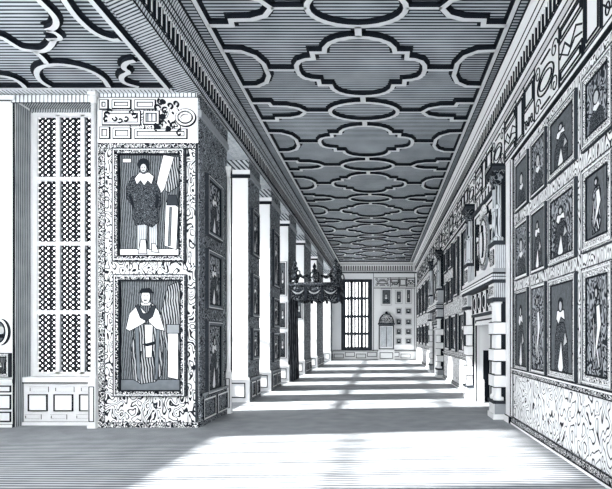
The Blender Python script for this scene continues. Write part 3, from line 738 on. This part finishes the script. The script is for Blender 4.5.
# ------------------------------------------------------------------ chimneypieces (built at H1, second one copied)
def chimneypiece():
    root = empty('chimneypiece', (XR, H1, 0), 'tall carved stone chimneypiece with banded columns and oval medallion, the nearer of the two', 'fireplace', 'chimneypieces on the right wall')
    T = T_right
    def bx(mb, y0, z0, y1, z1, p, k='stone', ks=None, q=0.0): mb.slab(T, [(H1+y0, z0), (H1+y1, z0), (H1+y1, z1), (H1+y0, z1)], q, p, k, ks)
    def cyl(mb, y, prof, k, x=None, n=12): mb.lathe((x if x is not None else XR-0.14, H1+y, 0), prof, k, n)
    for side in (0, 1):
        ys = (0.13, 0.39) if side == 0 else (3.11, 3.37)
        y0, y1 = (0.0, 0.52) if side == 0 else (2.95, 3.53)
        mb = MB(); bx(mb, y0, 0, y1, 0.10, 0.28, 'stone', 'stone'); bx(mb, y0+0.02, 0.10, y1-0.02, 0.30, 0.25, 'stone', 'grey'); bx(mb, y0, 0.30, y1, 0.36, 0.28, 'dark'); bx(mb, y0+0.03, 0.36, y1-0.03, 2.26, 0.12, 'ink')  # black backing slab paints the shading behind and beside the columns
        child(mb, 'pedestal', root)
        for y in ys:
            mb = MB(); cyl(mb, y, [(0.12, 0.36), (0.12, 0.42), (0.088, 0.46), (0.082, 2.20), (0.11, 2.23), (0.11, 2.26)], 'white')
            o = child(mb, 'lower_column', root)
            for z in (0.62, 1.12, 1.64):
                mb = MB(); mb.box((XR-0.265, H1+y-0.112, z), (XR-0.015, H1+y+0.112, z+0.22), 'white', 0.012)
                for zz in (z-0.008, z+0.228):
                    mb.box((XR-0.262, H1+y-0.110, zz-0.008), (XR-0.018, H1+y+0.110, zz+0.008), 'ink')
                mb.obj('stone_band', o, root.location)
        mb = MB(); bx(mb, y0-0.02, 2.26, y1+0.02, 2.34, 0.30, 'dark'); bx(mb, y0, 2.34, y1, 2.62, 0.26, 'stone', 'vgrain'); bx(mb, y0+0.08, 2.39, y1-0.08, 2.57, 0.275, 'beads')
        child(mb, 'capital_block', root)
        # upper order
        mb = MB(); bx(mb, y0+0.02, 2.90, y1-0.02, 3.35, 0.24, 'white', 'vgrain'); bx(mb, y0, 3.35, y1, 3.43, 0.27, 'dark'); bx(mb, y0+0.1, 2.98, y1-0.1, 3.28, 0.26, 'beads', 'ink'); bx(mb, y0+0.03, 3.43, y1-0.03, 4.80, 0.12, 'ink')  # tall black slab is painted shade for the upper columns
        child(mb, 'upper_pedestal', root)
        for y in ys:
            mb = MB(); cyl(mb, y, [(0.12, 3.43), (0.12, 3.49), (0.085, 3.54), (0.078, 4.05), (0.10, 4.07), (0.10, 4.12), (0.078, 4.14), (0.075, 4.50)], 'vgrain'); child(mb, 'upper_column', root)
            mb = MB(); cyl(mb, y, [(0.085, 4.50), (0.11, 4.54), (0.09, 4.58), (0.13, 4.66), (0.11, 4.70), (0.15, 4.78)], 'canopy'); child(mb, 'capital', root)
        mb = MB(); bx(mb, y0-0.04, 4.78, y1+0.04, 4.84, 0.30, 'dark'); bx(mb, y0, 4.84, y1, 4.91, 0.34, 'beads', 'ink'); child(mb, 'impost', root)
    # mantel
    mb = MB(); bx(mb, -0.05, 2.62, 3.58, 2.68, 0.30, 'dark'); bx(mb, -0.08, 2.68, 3.61, 2.78, 0.32, 'white', 'vgrain'); bx(mb, -0.04, 2.78, 3.57, 2.82, 0.30, 'ink'); bx(mb, -0.085, 2.725, 3.615, 2.74, 0.325, 'ink'); bx(mb, -0.02, 2.82, 3.55, 2.90, 0.29, 'stone', 'grey')
    child(mb, 'mantelshelf', root)
    mb = MB(); bx(mb, 0.58, 2.12, 2.95, 2.62, 0.12, 'white', 'stone'); bx(mb, 0.58, 2.06, 2.95, 2.12, 0.16, 'dark')
    for y in (0.98, 1.52, 2.06, 2.60):
        mb.slab(T, ell(H1+y-.03, 2.37, 0.15, 0.13, 18), 0.12, 0.14, 'ink'); mb.ribbon(T, ell(H1+y-.03, 2.37, 0.17, 0.15, 18), 0.03, 0.12, 0.16, 'stone', True, 'ink')
    for y in (0.70, 1.24, 1.78, 2.32, 2.85): bx(mb, y-0.05, 2.14, y+0.04, 2.60, 0.17, 'stone', 'ink')
    child(mb, 'oval_frieze', root)
    # hearth surround
    mb = MB(); a, b, h = HO
    bx(mb, 0.56, 0, a, 2.06, 0.05, 'white', 'stone'); bx(mb, b, 0, 2.95, 2.06, 0.08, 'white', 'stone'); bx(mb, a, h-0.10, b, 2.06, 0.08, 'white', 'stone')
    mb.ribbon(T, [(H1+a-0.12, 0), (H1+a-0.12, h+0.02), (H1+b+0.12, h+0.02), (H1+b+0.12, 0)], 0.03, 0.08, 0.10, 'ink'); mb.ribbon(T, [(H1+a-0.03, 0), (H1+a-0.03, h-.07), (H1+b+0.03, h-.07), (H1+b+0.03, 0)], 0.05, 0.08, 0.12, 'stone', ksides='ink')
    child(mb, 'hearth_surround', root)
    mb = MB(); X0, X1 = XR+0.002, XR+0.55
    mb.box((X1, H1+a-0.1, 0), (X1+0.1, H1+b+0.1, h+0.2), 'dark'); mb.box((X0+.3, H1+a-0.1, 0.0), (X1, H1+a, h+0.1), 'stone'); mb.box((X0+.3, H1+b, 0.0), (X1, H1+b+0.1, h+0.1), 'stone'); mb.box((X0+.3, H1+a, h), (X1, H1+b, h+0.1), 'dark')
    mb.box((XR+.01, H1+b-0.25, 0.0), (XR+.06, H1+b-0.02, 0.55), 'stone', 0.01); mb.box((XR+.07, H1+b-0.06, 0.0), (X1, H1+b-0.01, 1.25), 'ink'); mb.box((X1-.05, H1+a, 0), (X1, H1+b, 1.25), 'ink')
    child(mb, 'firebox', root)
    # overmantel
    mb = MB(); bx(mb, 0.56, 2.90, 2.97, 4.90, 0.07, 'white', 'stone')
    mb.rect(T, H1+0.72, 3.02, H1+2.81, 4.50, 0.06, 0.07, 0.11, 'stone', 'ink'); bx(mb, 0.60, 4.58, 2.93, 4.64, 0.14, 'dark')
    for k in range(7): bx(mb, 0.68+k*0.32, 4.68, 0.88+k*0.32, 4.86, 0.10, 'stone', 'ink')
    mb.slab(T, ell(H1+1.76, 4.30, 0.42, 0.26, 14, 0, PI), 0.07, 0.12, 'chim', 'ink')
    for sg in (-1, 1):
        scroll(mb, lambda u, v, h: T(u, v, h+0.07), H1+1.765+sg*0.72, 4.1, 0.2, sg, 0.035, 0.05)
        scroll(mb, lambda u, v, h: T(u, v, h+0.07), H1+1.765+sg*0.72, 3.3, 0.2, -sg, 0.035, 0.05)
        mb.rect(T, H1+1.765+sg*0.78-0.15, 3.52, H1+1.765+sg*0.78+0.15, 3.86, 0.035, 0.07, 0.10, 'ink')
    child(mb, 'overmantel', root)
    mb = MB(); c = (H1+1.765, 3.72)
    mb.slab(T, ell(c[0], c[1], 0.42, 0.52, 28), 0.07, 0.12, 'chim'); mb.ribbon(T, ell(c[0], c[1], 0.48, 0.58, 28), 0.10, 0.07, 0.12, 'beads', True, 'grey'); mb.ribbon(T, ell(c[0], c[1], 0.41, 0.51, 28), 0.025, 0.12, 0.13, 'ink', True)
    mb.slab(T, ell(c[0], c[1]-.05, 0.13, 0.3, 12), 0.12, 0.16, 'stone', 'ink'); mb.slab(T, disc((c[0], c[1]+.3), 0.07, 0.09), 0.12, 0.18, 'stone', 'ink')
    child(mb, 'oval_medallion', root)
    return root
ch = chimneypiece()
def dup(root, loc, label):
    r = root.copy(); C.objects.link(r); r.location = loc; r['label'] = label
    for c_ in list(root.children):
        d = c_.copy(); C.objects.link(d); d.parent = r
        for g_ in list(c_.children):
            h_ = g_.copy(); C.objects.link(h_); h_.parent = d
    return r
dup(ch, (XR, H2, 0), 'tall carved stone chimneypiece with banded columns, the farther and smaller-looking of the two')
# plain pilaster strip between the near chimneypiece and the picture wall
mb = MB(); mb.slab(T_right, [(9.16, 0), (9.5, 0), (9.5, ZF-0.08), (9.16, ZF-0.08)], 0, 0.06, 'white', 'white')
mb.slab(T_right, [(9.14, 0), (9.5, 0), (9.5, 0.12), (9.14, 0.12)], 0, 0.10, 'white', 'ink')
mb.ribbon(T_right, [(9.17, 0.1), (9.17, ZF-0.1)], 0.02, 0.05, 0.065, 'ink')
struct(mb.obj('trim_9'))

# ------------------------------------------------------------------ canopy of state on the fourth pier
Y0c, Y1c, X1c = 17.35, 18.9, -1.38
e = empty('carved_canopy', (XL+0.02, (Y0c+Y1c)/2, 0), 'dark carved canopy with swags and little figures, jutting from the fourth pier', 'canopy')
mb = MB(); mb.box((XL+0.02, Y0c+0.05, 3.22), (X1c-0.05, Y1c-0.05, 3.34), 'canopy'); mb.box((XL+0.02, Y0c, 3.34), (X1c, Y1c, 3.42), 'dark', 0.02); mb.box((XL+0.02, Y0c+.03, 3.42), (X1c-0.03, Y1c-.03, 3.47), 'canopy')
child(mb, 'tester', e)
def swag(T, u0, u1, n, zt):
    mb = MB(); L = (u1-u0)/n
    for i in range(n):
        a = u0+i*L; pts = [(a, zt)]
        low = [(a+L*t/10, zt-0.34-0.14*math.sin(PI*t/10)) for t in range(11)]
        mb.slab(T, [(a, zt), (a+L, zt)]+list(reversed(low)), 0, 0.03, 'canopy')
        for d in (0.10, 0.18, 0.27): mb.ribbon(T, [(a+L*t/10, zt-0.04-d*math.sin(PI*t/10)) for t in range(11)], 0.04, 0.03, 0.06, 'grey' if d == 0.18 else 'ink')
    for i in range(n+1):
        a = u0+i*L; mb.slab(T, [(a-0.04, zt), (a+0.04, zt), (a+0.05, zt-0.46), (a, zt-0.50), (a-0.05, zt-0.46)], 0.02, 0.07, 'ink')
    return mb
child(swag(lambda u, v, h: (u, Y0c+0.04-h, v), XL+0.06, X1c-0.06, 3, 3.30), 'valance', e)
child(swag(lambda u, v, h: (X1c-0.06+h, u, v), Y0c+0.06, Y1c-0.06, 3, 3.30), 'valance', e)
child(swag(lambda u, v, h: (u, Y1c-0.04+h, v), XL+0.06, X1c-0.06, 3, 3.30), 'valance', e)
fprof = [(0.10, 0), (0.11, 0.05), (0.06, 0.08), (0.08, 0.14), (0.10, 0.22), (0.06, 0.32), (0.085, 0.42), (0.09, 0.50), (0.035, 0.55), (0.06, 0.60), (0.062, 0.66), (0.03, 0.72), (0.01, 0.78)]
for (x, y, s) in ((XL+0.22, Y0c+0.14, 0.95), ((XL+X1c)/2-.0, Y0c+0.14, 0.8), (X1c-0.16, Y0c+0.14, 1.0), (X1c-0.16, Y1c-0.16, 1.0)):
    mb = MB(); mb.lathe((x, y, 3.47), [(r*s*1.35, z*s*1.1) for r, z in fprof], 'canopy', 12)
    for sg in (-1, 1):   # curled arms / wings of the carved figures
        mb.ribbon(lambda u, v, h: (u, y-0.03+h, v), [(x+sg*0.05*s, 3.47+0.48*s), (x+sg*0.17*s, 3.47+0.42*s), (x+sg*0.20*s, 3.47+0.28*s), (x+sg*0.12*s, 3.47+0.20*s)], 0.045, 0, 0.06, 'canopy')
    child(mb, 'carved_figure', e)
mb = MB()
for sx in (-1, 1):
    pc = (XL+X1c)/2
    mb.ribbon(lambda u, v, h: (u, Y0c+0.12+h, v), smooth([(pc+sx*0.12, 3.5), (pc+sx*0.25, 3.75), (pc+sx*0.42, 3.62), (pc+sx*0.52, 3.78), (pc+sx*0.62, 3.52)], 2), 0.09, 0, 0.08, 'canopy')
child(mb, 'cresting', e)
mb = MB()      # pleated back cloth down the pier face
n = 24; pts = []
for i in range(n+1):
    y = Y0c+0.05+(Y1c-Y0c-0.15)*i/n; pts.append((y, 0.035+(0.045 if i % 2 else 0)))
f0 = [mb.bm.verts.new((XL+0.03+h*(1.8), y, 0.02)) for y, h in pts]; f1 = [mb.bm.verts.new((XL+0.03+h, y, 3.25)) for y, h in pts]
for i in range(n): mb.bm.faces.new((f0[i], f0[i+1], f1[i+1], f1[i])).material_index = mb.mi('cloth')
mb.box((XL+0.022, Y0c+0.05, 0.02), (XL+0.05, Y1c-0.1, 3.25), 'cloth')
child(mb, 'back_cloth', e)

# ------------------------------------------------------------------ light
W = bpy.data.worlds.new('world'); S.world = W; W.use_nodes = True
bg = W.node_tree.nodes['Background']; bg.inputs[0].default_value = (0.97, 0.985, 1.0, 1); bg.inputs[1].default_value = 3.0
sd = bpy.data.lights.new('sun', 'SUN'); so = bpy.data.objects.new('sun', sd); C.objects.link(so)
sd.energy = 15; sd.angle = math.radians(2.0); sd.color = (1, 0.99, 0.97)
d = Vector((1, 0.12, -0.577*1.02)); so.rotation_euler = d.to_track_quat('-Z', 'Y').to_euler(); so.location = (-12, 5, 9)

S.view_settings.view_transform = 'Standard'; S.view_settings.look = 'None'
S.view_settings.gamma = 1; S.view_settings.use_curve_mapping = False
S.view_settings.exposure = 1.2
